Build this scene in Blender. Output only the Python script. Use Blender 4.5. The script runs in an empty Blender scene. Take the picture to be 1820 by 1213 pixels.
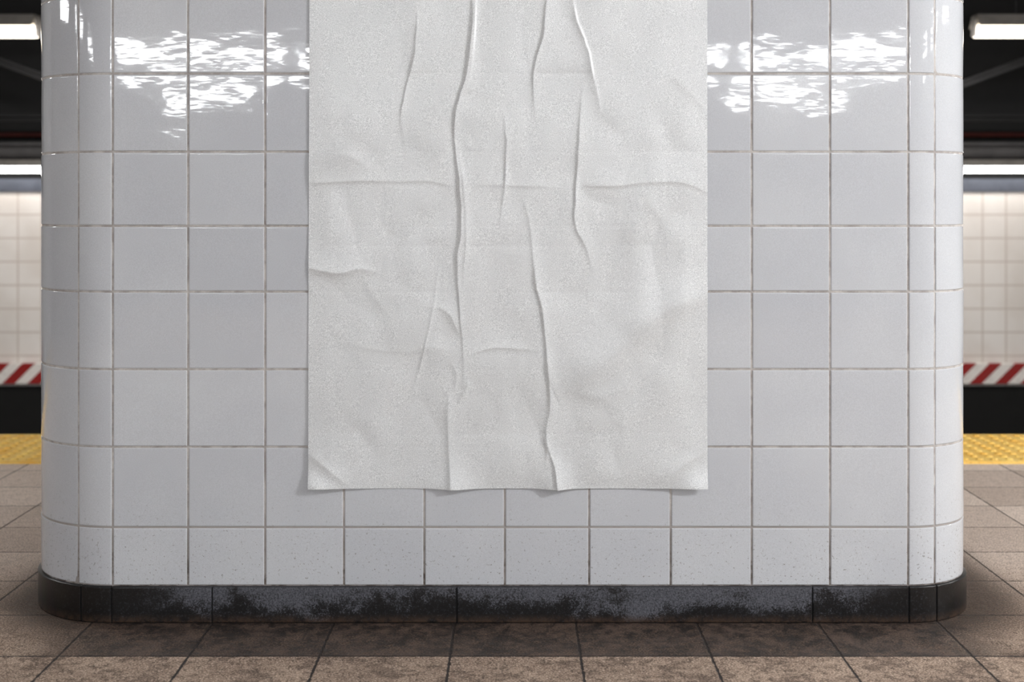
import bpy, bmesh, math, random
import numpy as np
from mathutils import noise as mnoise, Vector
random.seed(4); np.random.seed(4)
S=0.00142; F=2300.0; D=F*S; H=737*S; HY=370.0
def fx(px): return (px-910)*S
def fz(py): return H-(py-HY)*S
scene=bpy.context.scene
scene.view_settings.view_transform='Standard'
scene.view_settings.look='None'
col=scene.collection

def lin(c):
    c=c/255.0
    return c/12.92 if c<=0.04045 else ((c+0.055)/1.055)**2.4
def rgb(r,g,b): return (lin(r),lin(g),lin(b),1.0)

# ---------------- material helpers ----------------
class NT:
    def __init__(s,name):
        s.mat=bpy.data.materials.new(name); s.mat.use_nodes=True
        s.t=s.mat.node_tree; s.t.nodes.clear()
        s.out=s.t.nodes.new('ShaderNodeOutputMaterial')
        s.b=s.t.nodes.new('ShaderNodeBsdfPrincipled')
        s.t.links.new(s.b.outputs[0],s.out.inputs[0])
        g=s.t.nodes.new('ShaderNodeNewGeometry'); s.pos=g.outputs['Position']
    def put(s,sock,v):
        if isinstance(v,bpy.types.NodeSocket): s.t.links.new(v,sock)
        else: sock.default_value=v
    def m(s,op,a,b=0.0,c=None):
        n=s.t.nodes.new('ShaderNodeMath'); n.operation=op
        s.put(n.inputs[0],a); s.put(n.inputs[1],b)
        if c is not None: s.put(n.inputs[2],c)
        return n.outputs[0]
    def sep(s,v):
        n=s.t.nodes.new('ShaderNodeSeparateXYZ'); s.put(n.inputs[0],v); return n.outputs
    def comb(s,x,y,z):
        n=s.t.nodes.new('ShaderNodeCombineXYZ'); s.put(n.inputs[0],x); s.put(n.inputs[1],y); s.put(n.inputs[2],z); return n.outputs[0]
    def noise(s,vec,scale,detail=2.0,rough=0.5):
        n=s.t.nodes.new('ShaderNodeTexNoise'); s.put(n.inputs['Vector'],vec)
        n.inputs['Scale'].default_value=scale; n.inputs['Detail'].default_value=detail; n.inputs['Roughness'].default_value=rough
        return n.outputs['Fac']
    def ss(s,v,a,b,to0=0.0,to1=1.0):
        n=s.t.nodes.new('ShaderNodeMapRange'); n.interpolation_type='SMOOTHSTEP'
        s.put(n.inputs[0],v); n.inputs[1].default_value=a; n.inputs[2].default_value=b
        n.inputs[3].default_value=to0; n.inputs[4].default_value=to1
        return n.outputs[0]
    def mix(s,f,a,b,mode='MIX'):
        n=s.t.nodes.new('ShaderNodeMix'); n.data_type='RGBA'; n.blend_type=mode
        s.put(n.inputs[0],f); s.put(n.inputs[6],a); s.put(n.inputs[7],b); return n.outputs[2]
    def attr(s,name):
        n=s.t.nodes.new('ShaderNodeAttribute'); n.attribute_name=name; return n.outputs['Fac']
    def addv(s,v,w):
        n=s.t.nodes.new('ShaderNodeVectorMath'); n.operation='ADD'; s.put(n.inputs[0],v); s.put(n.inputs[1],w); return n.outputs[0]
    def scalev(s,v,sc):
        n=s.t.nodes.new('ShaderNodeVectorMath'); n.operation='MULTIPLY'; s.put(n.inputs[0],v); n.inputs[1].default_value=sc; return n.outputs[0]
    def white(s,v):
        n=s.t.nodes.new('ShaderNodeTexWhiteNoise'); s.put(n.inputs[0],v); return n.outputs[0]
    def bump(s,h,strength,dist,prev=None):
        n=s.t.nodes.new('ShaderNodeBump'); n.inputs['Strength'].default_value=strength; n.inputs['Distance'].default_value=dist
        s.put(n.inputs['Height'],h)
        if prev is not None: s.put(n.inputs['Normal'],prev)
        return n.outputs[0]
    def set(s,**k):
        for kk,v in k.items(): s.put(s.b.inputs[kk.replace('_',' ')],v)
def simple(name,c,rough=0.6,metal=0.0,var=0.15):
    n=NT(name); nz=n.noise(n.pos,9,4)
    cc=n.mix(n.ss(nz,0.3,0.7),tuple(x*(1-var) for x in c[:3])+(1,),tuple(min(1,x*(1+var)) for x in c[:3])+(1,))
    n.set(Base_Color=cc,Roughness=rough,Metallic=metal); return n.mat
def emit(name,c,strength):
    n=NT(name); n.set(Base_Color=(0.9,0.9,0.9,1),Emission_Color=c,Emission_Strength=strength); return n.mat

# white glazed tile
n=NT('white_glazed_tile')
x,y,z=n.sep(n.pos)
big=n.noise(n.pos,4,3); speck=n.noise(n.pos,140,3,0.7)
c=n.mix(n.ss(big,0.3,0.7),rgb(203,206,211),rgb(210,213,217))
tone=n.attr('tone')
c=n.mix(n.m('MULTIPLY',tone,0.36),c,rgb(180,183,190))
grime=n.m('MULTIPLY',n.ss(z,0.40,0.09),n.ss(speck,0.60,0.68))
c=n.mix(n.m('MULTIPLY',grime,0.8),c,rgb(120,112,105))
fine=n.noise(n.pos,620,1)
c=n.mix(n.ss(fine,0.25,0.75,0.0,0.26),c,rgb(140,142,147))
# every tile has its own glaze ripples
tv=n.comb(n.m('MULTIPLY',tone,37.0),n.m('MULTIPLY',tone,11.0),n.m('MULTIPLY',tone,53.0))
pv=n.addv(n.pos,tv)
wv=n.noise(n.scalev(pv,(1,1,1.5)),13,1,0.4)
wv2=n.noise(n.scalev(pv,(1,1,3.0)),32,1,0.4)
b1=n.bump(wv,0.5,0.0012); b2=n.bump(wv2,0.5,0.00017,b1)
n.set(Base_Color=c,Roughness=0.05,Normal=b2); n.b.inputs['IOR'].default_value=1.5
M_TILE=n.mat
# grout
n=NT('grey_grout'); z=n.sep(n.pos)[2]
nz=n.noise(n.pos,25,5,0.65)
c=n.mix(n.ss(nz,0.35,0.65),rgb(158,152,149),rgb(196,192,188))
c=n.mix(n.m('MULTIPLY',n.ss(z,0.34,0.10),n.ss(nz,0.35,0.6)),c,rgb(96,87,81))
n.set(Base_Color=c,Roughness=0.9); M_GROUT=n.mat
# black base
n=NT('worn_black_base_tile'); x,y,z=n.sep(n.pos)
n1=n.noise(n.pos,40,8,0.85); n2=n.noise(n.scalev(n.pos,(0.6,1,1)),8,4,0.6); n4=n.noise(n.pos,230,5,0.85)
ax=n.m('ABSOLUTE',x)
cen=n.m('MULTIPLY',n.ss(ax,1.0,0.80),n.ss(z,0.0925,0.087,0.35,1.0))
hgt=n.m('MULTIPLY',n.m('SUBTRACT',z,0.054),4.6)
v=n.m('ADD',n.m('ADD',n1,hgt),n.m('MULTIPLY',n.m('SUBTRACT',n2,0.5),1.5))
v=n.m('ADD',v,n.m('MULTIPLY',n.m('SUBTRACT',n4,0.5),1.0))
mask=n.m('MULTIPLY',n.ss(v,0.42,0.66),cen)
edge=n.m('MULTIPLY',n.ss(n.noise(n.pos,130,6,0.85),0.54,0.60),0.4)
edge=n.m('MULTIPLY',edge,n.ss(ax,1.1,0.98,0.5,1.0))
c=n.mix(n.m('MAXIMUM',mask,edge),rgb(13,13,14),n.mix(n.ss(n4,0.38,0.62),rgb(44,45,51),rgb(96,97,105)))
c=n.mix(n.m('MULTIPLY',n.ss(z,0.028,0.0),n.ss(n1,0.35,0.58)),c,rgb(66,51,41))
rr=n.m('ADD',n.m('MULTIPLY',mask,0.3),0.3)
n.set(Base_Color=c,Roughness=rr,Normal=n.bump(n1,0.2,0.0008)); M_BASE=n.mat
# paper
n=NT('pasted_paper')
f1=n.noise(n.pos,560,1,0.5); f2=n.noise(n.pos,9,4); f3=n.noise(n.pos,1000,0,0.5)
c=n.mix(n.ss(f1,0.25,0.75),rgb(186,189,191),rgb(250,252,253))
c=n.mix(n.ss(f3,0.3,0.7,0,0.5),c,rgb(196,199,201))
c=n.mix(n.ss(f2,0.35,0.7,0,0.25),c,rgb(203,206,208))
n.set(Base_Color=c,Roughness=0.33,Normal=n.bump(n.noise(n.pos,60,4,0.6),0.12,0.001)); n.b.inputs['Specular IOR Level'].default_value=0.65
M_PAPER=n.mat
# floor
T=0.3048; X0=0.16; Y0=-0.247
def floor_mat(name):
    n=NT(name); x,y,z=n.sep(n.pos)
    u=n.m('DIVIDE',n.m('SUBTRACT',x,X0),T); v=n.m('DIVIDE',n.m('SUBTRACT',y,Y0),T)
    fu=n.m('FRACT',u); fv=n.m('FRACT',v)
    du=n.m('MINIMUM',fu,n.m('SUBTRACT',1.0,fu)); dv=n.m('MINIMUM',fv,n.m('SUBTRACT',1.0,fv))
    wob=n.m('MULTIPLY',n.m('SUBTRACT',n.noise(n.pos,55,5,0.7),0.5),0.034)
    d=n.m('ADD',n.m('MINIMUM',du,dv),wob)
    groove=n.ss(d,0.005,0.014)
    cell=n.white(n.comb(n.m('FLOOR',u),n.m('FLOOR',v),0.0))
    a=n.noise(n.pos,5,5,0.6); b=n.noise(n.pos,36,8,0.88); s3=n.noise(n.pos,210,4,0.85)
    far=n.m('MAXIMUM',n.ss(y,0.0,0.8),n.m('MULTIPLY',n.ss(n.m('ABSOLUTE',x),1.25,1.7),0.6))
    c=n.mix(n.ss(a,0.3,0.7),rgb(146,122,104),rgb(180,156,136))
    c=n.mix(n.m('MULTIPLY',far,0.9),c,rgb(246,230,217))  # paler colour behind and beside the pillar stands in for lamplight on the floor
    c=n.mix(n.ss(cell,0,1,0,0.55),c,rgb(138,116,100))
    st=n.m('MULTIPLY',n.ss(b,0.46,0.60,0,0.75),n.m('SUBTRACT',1.0,n.m('MULTIPLY',far,0.7)))
    c=n.mix(st,c,rgb(80,61,49))
    c=n.mix(n.ss(s3,0.52,0.61,0,0.85),c,rgb(232,212,192))
    c=n.mix(n.ss(s3,0.48,0.41,0,0.85),c,rgb(52,40,32))
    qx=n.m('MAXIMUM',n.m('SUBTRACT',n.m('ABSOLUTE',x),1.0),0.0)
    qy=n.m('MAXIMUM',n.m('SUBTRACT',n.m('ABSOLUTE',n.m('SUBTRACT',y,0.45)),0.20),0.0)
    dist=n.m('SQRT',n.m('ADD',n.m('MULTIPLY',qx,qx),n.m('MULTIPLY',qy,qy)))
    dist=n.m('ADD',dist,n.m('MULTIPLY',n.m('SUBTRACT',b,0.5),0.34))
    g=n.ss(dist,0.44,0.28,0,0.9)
    c=n.mix(g,c,n.mix(n.ss(s3,0.42,0.58),rgb(34,24,18),rgb(72,55,44)))  # grime ring around the pillar, its contact shadow painted in as well
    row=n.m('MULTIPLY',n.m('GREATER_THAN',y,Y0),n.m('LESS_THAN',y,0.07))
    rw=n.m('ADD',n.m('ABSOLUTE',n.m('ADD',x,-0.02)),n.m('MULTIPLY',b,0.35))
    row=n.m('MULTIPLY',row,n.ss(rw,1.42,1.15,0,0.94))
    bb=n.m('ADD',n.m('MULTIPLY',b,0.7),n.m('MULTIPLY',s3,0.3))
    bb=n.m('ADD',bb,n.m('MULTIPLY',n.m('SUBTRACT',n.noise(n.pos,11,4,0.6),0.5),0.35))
    c=n.mix(row,c,n.mix(n.ss(bb,0.43,0.60),rgb(16,11,9),rgb(88,72,63)))  # front tile row: stains plus the pillar's shade put into the colour
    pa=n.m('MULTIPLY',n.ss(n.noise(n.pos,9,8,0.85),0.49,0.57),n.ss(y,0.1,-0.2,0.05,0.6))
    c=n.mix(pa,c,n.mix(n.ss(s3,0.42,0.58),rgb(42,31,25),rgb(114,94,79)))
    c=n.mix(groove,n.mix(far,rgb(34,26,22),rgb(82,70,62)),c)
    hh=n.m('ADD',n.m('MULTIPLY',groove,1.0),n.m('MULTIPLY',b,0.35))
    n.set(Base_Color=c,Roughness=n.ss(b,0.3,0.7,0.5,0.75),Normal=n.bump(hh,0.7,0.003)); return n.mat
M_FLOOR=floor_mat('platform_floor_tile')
# far wall tile
n=NT('far_wall_tile'); x,y,z=n.sep(n.pos)
u=n.m('FRACT',n.m('DIVIDE',x,0.2)); v=n.m('FRACT',n.m('DIVIDE',n.m('ADD',z,3.01),0.2))
d=n.m('MINIMUM',n.m('MINIMUM',u,n.m('SUBTRACT',1.0,u)),n.m('MINIMUM',v,n.m('SUBTRACT',1.0,v)))
g=n.ss(d,0.015,0.05)
a=n.noise(n.pos,2.5,4)
c=n.mix(n.ss(a,0.3,0.7),rgb(228,220,212),rgb(240,234,228))
c=n.mix(g,rgb(206,194,184),c)
n.set(Base_Color=c,Roughness=0.2,Normal=n.bump(n.noise(n.pos,6,2),0.3,0.01)); M_FAR=n.mat
# stripes
n=NT('red_white_stripes'); x,y,z=n.sep(n.pos)
u=n.m('FRACT',n.m('DIVIDE',n.m('SUBTRACT',x,n.m('MULTIPLY',z,1.0)),0.215))
st=n.m('LESS_THAN',u,0.5)
nz=n.noise(n.pos,12,4)
c=n.mix(st,rgb(238,231,224),rgb(152,28,25))
c=n.mix(n.ss(nz,0.5,0.8,0,0.35),c,rgb(90,70,65))
n.set(Base_Color=c,Roughness=0.5); M_STRIPE=n.mat
M_DARK=simple('near_black',rgb(12,12,13),0.9)  # near-black colour paints in the darkness above the tracks; also backs the base tiles
M_PIT=simple('near_black_concrete',rgb(14,13,12),0.95)  # near-black concrete of the track pit
M_STEEL=simple('dark_steel',rgb(20,20,22),0.7,0.0)
M_BEAM=simple('dusty_grey_steel',rgb(84,82,82),0.7)
M_CEIL=simple('ceiling_paint',rgb(160,160,161),0.8)
M_SIDE=simple('light_blocker_grey',rgb(60,59,59),0.8)  # dark grey for the added side walls that hold back world light
M_BLUE=simple('blue_grey_band',rgb(80,84,94),0.4)
M_RED=simple('red_pipe_paint',rgb(90,34,26),0.5)
M_HOUS=simple('grey_enamel',rgb(110,106,101),0.6)
n=NT('yellow_tactile'); nz=n.noise(n.pos,8,5,0.6)
c=n.mix(n.ss(nz,0.3,0.7),rgb(255,202,92),rgb(255,220,124)); c=n.mix(n.ss(n.noise(n.pos,45,4,0.7),0.52,0.68,0,0.4),c,rgb(176,130,72))
n.set(Base_Color=c,Roughness=0.6); M_YEL=n.mat

# ---------------- object helpers ----------------
def mkobj(name,verts,faces,mat,smooth=False,parent=None,**props):
    me=bpy.data.meshes.new(name); me.from_pydata([tuple(v) for v in verts],[],faces); me.update()
    if smooth: me.polygons.foreach_set('use_smooth',[True]*len(me.polygons))
    me.materials.append(mat)
    o=bpy.data.objects.new(name,me); col.objects.link(o)
    if parent: o.parent=parent
    for k,v in props.items(): o[k]=v
    return o
def box(name,x0,x1,y0,y1,z0,z1,mat,bevel=0,parent=None,origin=None,**p):
    bm=bmesh.new(); bmesh.ops.create_cube(bm,size=1)
    cx,cy,cz=(x0+x1)/2,(y0+y1)/2,(z0+z1)/2
    for v in bm.verts: v.co=Vector((v.co.x*(x1-x0),v.co.y*(y1-y0),v.co.z*(z1-z0)))
    if bevel: bmesh.ops.bevel(bm,geom=bm.edges[:],offset=bevel,segments=2,affect='EDGES')
    me=bpy.data.meshes.new(name); bm.to_mesh(me); bm.free(); me.materials.append(mat)
    o=bpy.data.objects.new(name,me); o.location=(cx,cy,cz); col.objects.link(o)
    if parent: o.parent=parent
    for k,v in p.items(): o[k]=v
    return o

# ---------------- pillar outline ----------------
XL=fx(200); XR=fx(1614); RL=0.257; RR=0.196; DEP=0.92
def line(p0,p1,nrm):
    L=math.dist(p0,p1)
    def f(s):
        t=s/L; return p0[0]+(p1[0]-p0[0])*t,p0[1]+(p1[1]-p0[1])*t,nrm[0],nrm[1]
    return f,L,False
def arc(c,R,a0):
    L=R*math.pi/2
    def f(s):
        a=a0+s/R; return c[0]+R*math.cos(a),c[1]+R*math.sin(a),math.cos(a),math.sin(a)
    return f,L,True
h=math.pi/2
SEG=[line((XL,0),(XR,0),(0,-1)),arc((XR,RR),RR,-h),line((XR+RR,RR),(XR+RR,DEP-RR),(1,0)),arc((XR,DEP-RR),RR,0),
     line((XR,DEP),(XL,DEP),(0,1)),arc((XL,DEP-RL),RL,h),line((XL-RL,DEP-RL),(XL-RL,RL),(-1,0)),arc((XL,RL),RL,2*h)]
def even(L,n): return [L*i/n for i in range(n+1)]
rad=math.radians
fj=[fx(p)-XL for p in (200,334,471,611,754,897,1047,1192,1336,1475,1614)]
JT=[fj,[0,RR*rad(21.5),RR*h],even(SEG[2][1],3),even(SEG[3][1],2),even(SEG[4][1],10),even(SEG[5][1],3),even(SEG[6][1],2),
    [0,RL*rad(69),RL*h]]
fb=[fx(p)-XL for p in (200,378,812,1443,1614)]
JB=[fb]+JT[1:7]+[[0,RL*rad(72),RL*h]]
def tiles(name,joints,zr,gap,base,prof,mat,parent,tilt=0.0,step=0.035,**p):
    V=[];Fc=[];TN=[]
    pe=[e for e,_ in prof]; po=[o for _,o in prof]
    def samples(a,b,maxst):
        a+=gap/2;b-=gap/2
        k=max(2,int(math.ceil((b-a-2*pe[-1])/maxst)))
        inner=[a+pe[-1]+(b-a-2*pe[-1])*i/k for i in range(k+1)]
        return [a+e for e in pe[:-1]]+inner+[b-e for e in reversed(pe[:-1])],a,b
    for (f,L,isarc),js in zip(SEG,joints):
        for j in range(len(js)-1):
            us,ua,ub=samples(js[j],js[j+1],0.006 if isarc else step)
            for r in range(len(zr)-1):
                vs,va,vb=samples(zr[r],zr[r+1],step)
                ta=random.gauss(0,tilt);tb=random.gauss(0,tilt*1.2);bow=random.gauss(0.02,0.02) if tilt else 0
                ta=max(-.005,min(.005,ta));tb=max(-.005,min(.005,tb))
                tn=random.random()**1.5
                i0=len(V)
                for u in us:
                    x,y,nx,ny=f(u)
                    eu=min(u-ua,ub-u)
                    for v in vs:
                        e=min(eu,min(v-va,vb-v))
                        o=float(np.interp(e,pe,po))+base
                        cu=u-(ua+ub)/2;cv=v-(va+vb)/2
                        o+=ta*cu+tb*cv-bow*(cu*cu+cv*cv)
                        V.append((x+nx*o,y+ny*o,v)); TN.append(tn)
                m=len(vs)
                for a in range(len(us)-1):
                    for b in range(m-1):
                        q=i0+a*m+b
                        Fc.append((q,q+m,q+m+1,q+1))
    o=mkobj(name,V,Fc,mat,True,parent,**p)
    at=o.data.attributes.new('tone','FLOAT','POINT'); at.data.foreach_set('value',TN)
    return o
pillar=bpy.data.objects.new('pillar',None); col.objects.link(pillar)
pillar.location=(0,0,0)
pillar['label']='wide white tiled station pillar with rounded corners and black base'; pillar['category']='pillar'
ZR=[fz(p) for p in (1042,938,795,657,519,402,270,131)]
while ZR[-1]<2.85: ZR.append(ZR[-1]+0.198)
ZR[-1]=3.0
tiles('tile_cladding',JT,ZR,0.0046,0.0006,[(0,-0.0042),(0.0005,-0.0009),(0.0012,-0.0002),(0.0022,0),(0.004,0)],M_TILE,pillar,tilt=0.0042,label='glossy white square wall tiles')
def ring(name,off,z0,z1,mat,parent,**p):
    pts=[]
    for f,L,isarc in SEG:
        k=24 if isarc else 1
        for i in range(k):
            x,y,nx,ny=f(L*i/k); pts.append((x+nx*off,y+ny*off))
    m=len(pts);V=[(a,b,z0) for a,b in pts]+[(a,b,z1) for a,b in pts]
    Fc=[(i,(i+1)%m,m+(i+1)%m,m+i) for i in range(m)]+[tuple(range(m-1,-1,-1)),tuple(range(m,2*m))]
    return mkobj(name,V,Fc,mat,False,parent,**p)
ring('grout_core',-0.0016,0.0,3.0,M_GROUT,pillar,label='grey grout between the tiles')
tiles('base_band',JB,[0.0,fz(1042)+0.0005],0.0012,0.008,[(0,-0.0095),(0.0010,-0.0015),(0.002,-0.0003),(0.003,0),(0.006,0)],M_BASE,pillar,label='worn black tile base with scuffed grey paint')
ring('base_core',0.005,0.0,fz(1042)-0.004,M_DARK,pillar)

# ---------------- poster ----------------
px0,px1=548.5,1257.0; ztop=1.86; zbot=fz(868)
W=(px1-px0)*S; NX=520; NZ=int((ztop-zbot)/(W/NX))
PX=np.linspace(px0,px1,NX+1); PYb=868.0; PYt=HY-(ztop-H)/S
PY=np.linspace(PYb,PYt,NZ+1)
GX,GY=np.meshgrid(PX,PY)   # in plan units (1 unit = S metres)
Hh=np.zeros_like(GX)
def pdist(pts,GX,GY):
    best=np.full(GX.shape,1e9);tt=np.zeros_like(GX);side=np.zeros_like(GX)
    L=[math.dist(pts[i],pts[i+1]) for i in range(len(pts)-1)];tot=sum(L);acc=0
    for i in range(len(pts)-1):
        ax,ay=pts[i];bx,by=pts[i+1];dx,dy=bx-ax,by-ay;l2=dx*dx+dy*dy+1e-9
        t=np.clip(((GX-ax)*dx+(GY-ay)*dy)/l2,0,1)
        ex=GX-(ax+t*dx);ey=GY-(ay+t*dy)
        d=np.hypot(ex,ey);m=d<best
        best=np.where(m,d,best);tt=np.where(m,(acc+t*L[i])/tot,tt);side=np.where(m,np.sign(dx*ey-dy*ex),side)
        acc+=L[i]
    return best,tt,side
def smooth_poly(pts,k=5):
    out=[];P=[pts[0]]+list(pts)+[pts[-1]]
    for i in range(1,len(P)-2):
        for j in range(k):
            t=j/k
            q=[]
            for c in (0,1):
                p0,p1,p2,p3=P[i-1][c],P[i][c],P[i+1][c],P[i+2][c]
                q.append(0.5*((2*p1)+(-p0+p2)*t+(2*p0-5*p1+4*p2-p3)*t*t+(-p0+3*p1-3*p2+p3)*t**3))
            out.append(tuple(q))
    out.append(pts[-1]);return out
AMP=1.3
jr=random.Random(5)
def ridge(pts,amp,w,w2=None,e=0.9,open0=False,open1=False,p=1.2,mod=0.25,jit=0.0):
    """w: width of flank on the +side (left of a downward crease), w2: other flank"""
    global Hh
    w2=w2 or w
    mw=max(w,w2)*4.0
    x0=min(q[0] for q in pts)-mw;x1=max(q[0] for q in pts)+mw;y0=min(q[1] for q in pts)-mw;y1=max(q[1] for q in pts)+mw
    jx=np.where((PX>=x0)&(PX<=x1))[0];iy=np.where((PY>=y0)&(PY<=y1))[0]
    if len(jx)<2 or len(iy)<2: return
    sl=(slice(iy[0],iy[-1]+1),slice(jx[0],jx[-1]+1))
    sp=smooth_poly(pts)
    if jit: sp=[(a+jr.gauss(0,jit),b) for a,b in sp]
    d,t,s=pdist(sp,GX[sl],GY[sl])
    ph=(round(pts[0][0])*7+round(pts[0][1])*3)%100
    narrow=jit>0
    ww=np.where(s>0,w,w2)
    if narrow: ww=ww*(1+0.25*np.sin(t*13+ph*1.7))
    tap=np.ones_like(t)
    if not open0: tap*=np.clip(t/0.3,0,1)**e
    if not open1: tap*=np.clip((1-t)/0.3,0,1)**e
    if narrow: tap*=1-mod*0.5+mod*0.5*np.sin(t*21+ph)+mod*0.3*np.sin(t*47+ph)
    Hh[sl]+=AMP*amp*0.001*np.exp(-(d/ww)**p)*tap
J=0.5
# long vertical folds
ridge([(838,-180),(840,0),(838,60),(830,130),(812,190),(808,250),(816,320),(820,400),(813,470),(818,560),(824,640),(822,690),(808,716)],4.6,3.6,13,p=1.1,jit=J)
ridge([(845,0),(843,60),(836,130),(826,165)],2.0,6,3,open0=True)
ridge([(812,250),(824,330),(828,420),(822,520)],2.0,3.2,8,jit=J)
ridge([(742,10),(738,90),(722,160),(713,210),(722,258)],3.0,3,7,p=1.1,jit=J)
ridge([(985,-120),(972,0),(966,60),(952,110),(948,160),(952,225)],3.8,3.2,9,p=1.1,jit=J)
ridge([(1015,-60),(1022,25),(1042,80),(1055,140),(1070,205)],4.2,9,3.2,p=1.1,jit=J)
ridge([(1036,150),(1030,230),(1024,330),(1022,400),(1042,440),(1054,485)],3.8,3.2,9,p=1.1,jit=J)
ridge([(893,190),(900,250),(897,330),(888,405)],2.6,3,6,jit=J)
ridge([(925,340),(942,400),(952,500),(965,560),(972,640),(978,720),(970,775),(985,830),(992,880)],4.2,4,12,open1=True,p=1.1,jit=J)
ridge([(782,465),(768,560),(742,670),(720,724)],1.6,2.6,3.5,jit=J)
ridge([(800,680),(796,740),(798,800),(802,880)],3.0,7,16,open1=True)
ridge([(775,545),(800,560),(818,600)],2.2,7,12)
ridge([(820,690),(832,685),(815,715)],2.0,6)
ridge([(800,640),(812,665),(806,700)],1.4,5,8)
ridge([(965,770),(972,800),(968,830)],1.8,3,6)
# soft broad crumples
ridge([(985,700),(1045,668),(1115,606),(1195,545),(1257,524)],9.0,22,52,open1=True,p=1.7,e=0.6)
ridge([(1005,690),(1060,704),(1130,680)],2.0,14,p=1.6)
ridge([(548,476),(600,486),(640,478),(676,486)],4.0,7,34,open0=True)
ridge([(548,476),(600,486),(640,478),(676,486)],1.5,30,6,open0=True)
ridge([(548,805),(590,838),(640,880)],4.6,12,30,open0=True,open1=True)
ridge([(1160,880),(1205,832),(1257,800)],4.4,12,30,open0=True,open1=True)
ridge([(548,290),(610,275),(660,300)],4.0,32,12,open0=True,p=1.6)
ridge([(640,480),(668,530),(690,560)],1.0,10,22,p=1.5)
ridge([(700,650),(745,618),(800,622)],1.2,10)
ridge([(1150,130),(1200,140),(1257,200)],1.2,8,open1=True)
ridge([(1140,340),(1180,400),(1190,470)],1.0,10,22,p=1.5)
ridge([(1060,760),(1130,720),(1200,730)],1.2,18,36,p=1.5)
ridge([(860,-300),(855,-150),(800,-40)],3,12); ridge([(1040,-300),(1030,-150),(1060,-40)],3,12)
# horizontal creases (broken)
ridge([(548,326),(600,324),(640,322),(715,323)],1.6,3,16,open0=True)
ridge([(700,324),(760,322),(806,332)],1.2,3,14)
ridge([(830,328),(900,330),(1000,333)],0.9,3,12)
ridge([(1030,330),(1100,331),(1150,322)],1.8,3,18)
ridge([(1120,328),(1205,324),(1257,342)],1.7,3.5,20,open1=True)
ridge([(560,770),(800,772),(1257,768)],-0.3,5,open0=True,open1=True)
ridge([(560,436),(800,438),(1257,436)],-0.3,6,open0=True,open1=True)
ridge([(560,132),(900,130),(1200,134)],-0.35,6)
ridge([(830,632),(880,618),(960,624)],1.7,3.5,12)
ridge([(600,610),(700,625),(780,622)],0.8,5,14)
rs=random.Random(12)
for i in range(170):
    ax=rs.uniform(555,1250);ay=rs.uniform(-330,860);ang=rs.gauss(math.pi/2 if rs.random()<0.5 else 0,0.55);l=rs.uniform(25,130)
    b=(ax+math.cos(ang)*l,ay+math.sin(ang)*l);mx=((ax+b[0])/2+rs.gauss(0,3),(ay+b[1])/2+rs.gauss(0,3))
    ridge([(ax,ay),mx,b],rs.uniform(-0.35,0.45),rs.uniform(2.5,6),rs.uniform(8,28))
def und_at(a,b):
    p=Vector((a*0.0075,b*0.0055,1.3))
    return mnoise.noise(p)*0.8+mnoise.noise(p*2.3)*0.5+abs(mnoise.noise(p*1.7+Vector((5,5,5))))*0.8+mnoise.noise(p*5.0)*0.14
cxs=np.linspace(px0,px1,160);cys=np.linspace(PYt,PYb,260)
cg=np.array([[und_at(a,b) for a in cxs] for b in cys])
tmp=np.array([np.interp(PX,cxs,r) for r in cg])
und=np.array([np.interp(PY,cys,tmp[:,j]) for j in range(tmp.shape[1])]).T
Hh+=0.0050*(und-und.min())
Zw=H-(GY-HY)*S
for zz in ZR: Hh-=0.0002*np.exp(-((Zw-zz)/0.005)**2)
db=np.clip((PYb-GY)/30.0,0,None)
def bx(c,w): return np.exp(-((GX-c)/w)**2)
lift=np.exp(-db**1.5)*0.001*(12*bx(562,42)+10*bx(805,34)+10*bx(988,26)+14*bx(1244,42))
Hh=np.maximum(Hh,0)
dl=np.minimum(GX-px0,px1-GX)
stick=1-0.6*np.exp(-(db/0.6)**2)*(1-np.clip(bx(556,50)+bx(805,40)+bx(988,34)+bx(1248,50),0,1))
Hh=Hh*(0.45+0.55*np.clip(dl/40,0,1))*stick+lift+0.0016
dropz=np.exp(-db)*S*(1.6*bx(805,34)+1.4*bx(988,26)+0.4*bx(560,30))
Xw=(GX-910)*S
Xw=Xw+np.where(GX<700,1,0)*S*(2.0*np.exp(-((GY)/350)**2))*np.clip(1-(GX-px0)/150,0,1)
V=np.stack([Xw,-Hh,Zw-dropz],-1).reshape(-1,3)
idx=np.arange((NZ+1)*(NX+1)).reshape(NZ+1,NX+1)
Fq=np.stack([idx[:-1,:-1],idx[:-1,1:],idx[1:,1:],idx[1:,:-1]],-1).reshape(-1,4)
po=mkobj('poster',V.tolist(),[tuple(q) for q in Fq.tolist()],M_PAPER,True,None,
   label='blank off-white wrinkled paper poster pasted on the tiled pillar',category='poster')

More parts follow.
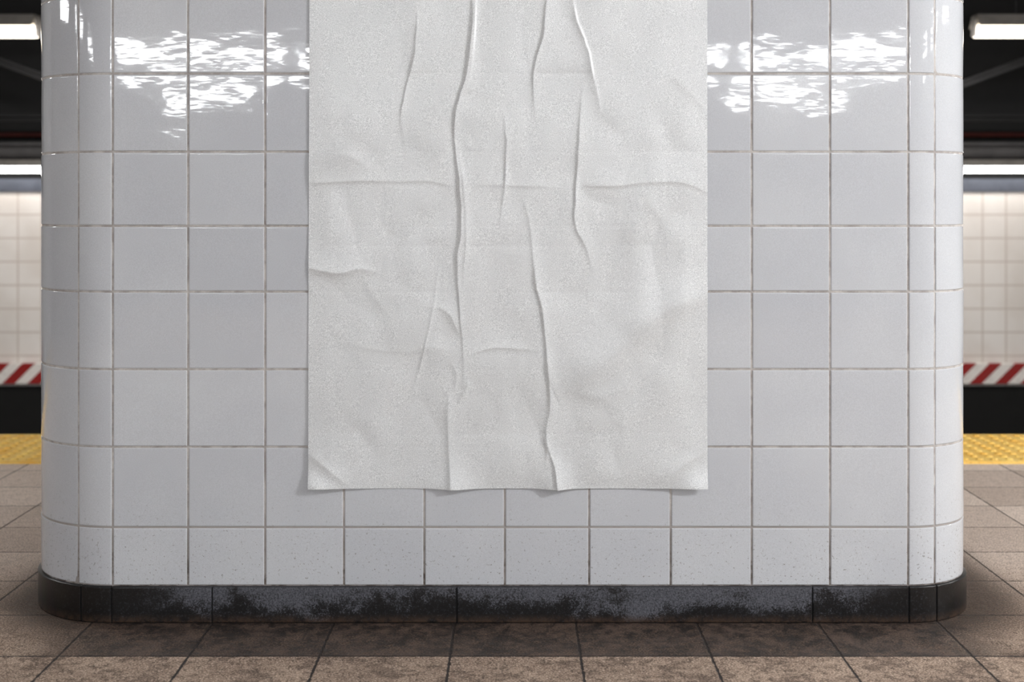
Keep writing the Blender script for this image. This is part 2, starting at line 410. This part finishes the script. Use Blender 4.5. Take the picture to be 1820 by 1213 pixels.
# ---------------- setting ----------------
YE0=2.02; YE1=2.64   # tactile strip
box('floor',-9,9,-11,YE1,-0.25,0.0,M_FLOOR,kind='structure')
box('wall_track',-9,9,YE1-0.3,YE1-0.02,-1.4,-0.25,M_PIT,kind='structure')
FW=11.0-D   # far wall face y
box('floor_track',-9,9,YE1-0.05,FW+0.3,-1.5,-1.3,M_PIT,kind='structure')
def bz(py,d=11.0): return H-(py-HY)*d/F
box('wall_back',-9,9,FW,FW+0.3,bz(682)-0.02,bz(341),M_FAR,kind='structure')
box('wall_lower',-9,9,FW-0.02,FW+0.3,-1.4,bz(682)-0.02,M_PIT,kind='structure')
box('wall_upper',-9,9,FW+0.02,FW+0.3,bz(318),3.9,M_DARK,kind='structure')
box('trim_1',-9,9,FW-0.02,FW+0.3,bz(341),bz(318),M_BLUE,kind='structure')
box('light_blocker_left',-9.2,-9,-11,YE1,-0.25,3.0,M_SIDE,kind='structure')  # unseen side wall, added to keep world light off the pillar corners
box('light_blocker_right',9,9.2,-11,YE1,-0.25,3.0,M_SIDE,kind='structure')  # same added light blocker on the right
box('ceiling',-9,9,-11,YE1,3.0,3.2,M_CEIL,kind='structure')
box('ceiling_track',-9,9,YE1,FW+0.3,3.7,3.9,M_DARK,kind='structure')
box('warning_board',-8.5,8.5,FW-0.07,FW-0.022,bz(681),bz(645),M_STRIPE,0.004,label='red and white diagonal striped warning board along the track wall',category='warning board')

# tactile paving
V=[];Fc=[]
def addbox(x0,x1,y0,y1,z0,z1):
    i=len(V);V.extend([(x0,y0,z0),(x1,y0,z0),(x1,y1,z0),(x0,y1,z0),(x0,y0,z1),(x1,y0,z1),(x1,y1,z1),(x0,y1,z1)])
    Fc.extend([(i+4,i+5,i+6,i+7),(i,i+1,i+5,i+4),(i+1,i+2,i+6,i+5),(i+2,i+3,i+7,i+6),(i+3,i,i+4,i+7),(i+3,i+2,i+1,i)])
for k in range(-13,13):
    addbox(k*0.61+0.002,(k+1)*0.61-0.002,YE0,YE1+0.01,0.0,0.012)
for a in range(-80,80):
    cx=a*0.061+0.03
    if abs(cx)>4.9 or abs(cx)<1.0: continue
    for b in range(10):
        cy=YE0+0.033+b*0.061
        i=len(V)
        for (r,zz) in ((0.0125+0.005,0.012),(0.0135,0.0175),(0.007,0.0195)):
            for q in range(8):
                V.append((cx+r*math.cos(q*math.pi/4),cy+r*math.sin(q*math.pi/4),zz))
        for l in (0,8):
            for q in range(8):
                Fc.append((i+l+q,i+l+(q+1)%8,i+l+8+(q+1)%8,i+l+8+q))
        Fc.append(tuple(i+16+q for q in range(8)))
mkobj('tactile_paving',V,Fc,M_YEL,False,None,label='yellow tactile warning strip with raised domes on platform edge',category='tactile paving')

# pipes & beams
def tube_mesh(name,p0,p1,r,mat,parent=None,seg=20,**p):
    p0=Vector(p0);p1=Vector(p1);d=(p1-p0);L=d.length
    bm=bmesh.new(); bmesh.ops.create_cone(bm,cap_ends=True,segments=seg,radius1=r,radius2=r,depth=L)
    me=bpy.data.meshes.new(name); bm.to_mesh(me); bm.free(); me.materials.append(mat)
    for f in me.polygons: f.use_smooth=len(f.vertices)==4
    o=bpy.data.objects.new(name,me); o.location=(p0+p1)/2; o.rotation_mode='QUATERNION'; o.rotation_quaternion=d.to_track_quat('Z','Y'); col.objects.link(o)
    if parent: o.parent=parent
    for k,v in p.items(): o[k]=v
    return o
tube_mesh('pipe',(-8.5,FW-0.06,bz(240)),(8.5,FW-0.06,bz(240)),0.02,M_RED,label='thin red pipe along the dark upper track wall',category='pipe')
tube_mesh('conduit',(-8.5,FW-0.08,bz(272)),(8.5,FW-0.08,bz(272)),0.05,M_BEAM,label='dusty grey conduit along the dark upper track wall',category='conduit')
tube_mesh('conduit',(-8.5,FW-0.06,bz(257)),(8.5,FW-0.06,bz(257)),0.02,M_BEAM,label='thin dusty grey conduit along the dark upper track wall',category='conduit')
def beam(p0,p1,w,hh,mat,label):
    t=0.02
    prof=[(-w/2,-hh/2),(w/2,-hh/2),(w/2,-hh/2+t),(t/2,-hh/2+t),(t/2,hh/2-t),(w/2,hh/2-t),(w/2,hh/2),(-w/2,hh/2),(-w/2,hh/2-t),(-t/2,hh/2-t),(-t/2,-hh/2+t),(-w/2,-hh/2+t)]
    p0=Vector(p0);p1=Vector(p1);d=(p1-p0).normalized();side=d.cross(Vector((0,0,1))).normalized();up=side.cross(d)
    V=[p0+side*a+up*b for a,b in prof]+[p1+side*a+up*b for a,b in prof];m=12
    Fc=[(i,(i+1)%m,m+(i+1)%m,m+i) for i in range(m)]+[tuple(range(m)),tuple(range(m,2*m))]
    return mkobj('steel_beam',V,Fc,mat,False,None,label=label,category='beam')
d=10.2; YB=d-D
for sg in (1,-1):
    beam((sg*3.2,YB,bz(178,d)),(sg*6.2,YB,bz(178,d)+1.1),0.08,0.06,M_STEEL,'dark grey diagonal steel brace above the tracks')
beam((-8.5,YB+0.3,bz(205,d)),(8.5,YB+0.3,bz(205,d)),0.12,0.05,M_DARK,'near-black steel beam spanning above the tracks')
beam((-8.5,5.4,2.62),(8.5,5.4,2.62),0.16,0.20,M_BEAM,'dusty grey steel beam carrying lights over the tracks')

# ---------------- lights ----------------
def fluo(cx,cy,cz,L,r,mat,label,group,hang=None,hw=0.11,turn=False):
    e=bpy.data.objects.new('fluorescent_light',None); e.location=(cx,cy,cz); col.objects.link(e)
    if turn: e.rotation_euler=(0,0,math.pi/2)
    e['label']=label; e['category']='ceiling light'; e['group']=group
    prof=[(-hw,r*0.5),(-hw*0.45,r*2.2),(hw*0.45,r*2.2),(hw,r*0.5),(hw-0.006,r*0.5),(hw*0.42,r*2.0),(-hw*0.42,r*2.0),(-hw+0.006,r*0.5)]
    m=len(prof)
    V=[(-L/2,a,b) for a,b in prof]+[(L/2,a,b) for a,b in prof]
    Fc=[(i,(i+1)%m,m+(i+1)%m,m+i) for i in range(m)]
    Fc+=[(0,7,6,1),(1,6,5,2),(2,5,4,3),(8,9,14,15),(9,10,13,14),(10,11,12,13)]
    mkobj('housing',V,Fc,M_HOUS,False,e)
    t=tube_mesh('tube',(-L/2,0,0),(L/2,0,0),r,mat,parent=e,seg=24); t['label']='glowing white tube'
    for sx in (-1,1):
        box('socket',sx*(L/2+0.002)-0.01,sx*(L/2+0.002)+0.01,-r*0.8,r*0.8,-r*0.8,r*2.0,M_HOUS,0.004,parent=e)
    if hang:
        for sx in (-0.35,0.35):
            tube_mesh('hanger',(sx*L,0,r*2.1),(sx*L,0,hang-cz),0.008,M_STEEL,parent=e,seg=8)
    return e
E_REAR=emit('tube_glow_rear',(0.96,0.98,1,1),44)
E_SIDE=emit('tube_glow_side',(0.97,0.98,1,1),22)
E_FILL=emit('tube_glow',(1,0.99,0.99,1),19)
E_PLAT=emit('tube_glow_edge',(1,0.98,0.96,1),95)
E_FAR=emit('tube_glow_track',(1,0.84,0.62,1),2.4)
E_FARW=emit('tube_glow_wall',(1,0.97,0.94,1),10)
dl=9.0; sl=dl/F
TX=dict(label='glowing fluorescent tube light hanging above the tracks',group='lights above the tracks')
for cx in ((66-910)*sl-0.95,(1732-910)*sl+0.95):
    fluo(cx,dl-D,bz(55,dl),1.9,0.05,E_FAR,TX['label'],TX['group'],2.53)
for cx in (-5.3,-3.75,3.75,5.3):
    fluo(cx,FW-0.16,bz(301),1.5,0.034,E_FARW,'glowing fluorescent tube light along the tiled track wall','lights along the track wall',None,0.06)
PL='glowing fluorescent tube light hanging over the platform, out of view'; PG='lights over the platform'
for cx in (-2.62,-1.1,1.1,2.65):
    fluo(cx,-7.4,2.25,1.35,0.08,E_REAR,PL,PG,3.0,0.17)
for cx in (-3.15,-1.3,1.3,2.95):
    fluo(cx,-10.2,2.17,0.95,0.065,E_REAR,PL,PG,3.0,0.17)
for sx in (-5.4,5.4):
    for cy in (-4.6,-2.6,-0.6):
        fluo(sx,cy,2.18,1.1,0.05,E_SIDE,PL,PG,3.0,0.15,turn=True)
for cx in (-2.6,0.0,2.6):
    fluo(cx,-3.0,2.78,1.3,0.045,E_FILL,PL,PG,3.0)  # unseen overhead row, added as diffuse fill on the pillar
for cx in (-4.0,4.0):
    fluo(cx,1.9,2.78,1.5,0.045,E_PLAT,PL,PG,3.0)
def area(loc,tgt,sx,sy,power,c=(1,1,1)):
    l=bpy.data.lights.new('lamp','AREA'); l.shape='RECTANGLE'; l.size=sx;l.size_y=sy;l.energy=power;l.color=c
    o=bpy.data.objects.new('lamp',l);o.location=loc;col.objects.link(o)
    o.rotation_euler=(Vector(tgt)-Vector(loc)).to_track_quat('-Z','Y').to_euler();return o
area((4.3,-2.0,2.6),(0,0,0.9),0.3,0.3,165,(1,1,1))  # key light without a fixture, added at upper right to bring out poster folds
area((0,FW-2.2,2.2),(0,FW,0.1),8,0.2,110,(1,0.97,0.94))

w=bpy.data.worlds.new('World'); scene.world=w; w.use_nodes=True
bg=w.node_tree.nodes['Background']; bg.inputs[0].default_value=(0.96,0.98,1.0,1); bg.inputs[1].default_value=0.22

# ---------------- camera ----------------
cd=bpy.data.cameras.new('camera'); cam=bpy.data.objects.new('camera',cd); col.objects.link(cam)
cam.location=(0,-D,H); cam.rotation_euler=(math.pi/2,0,0)
cd.sensor_width=36; cd.lens=36*F/1820; cd.shift_y=-(606.5-HY)/1820
cd.dof.use_dof=True; cd.dof.focus_distance=D; cd.dof.aperture_fstop=3.0
scene.camera=cam
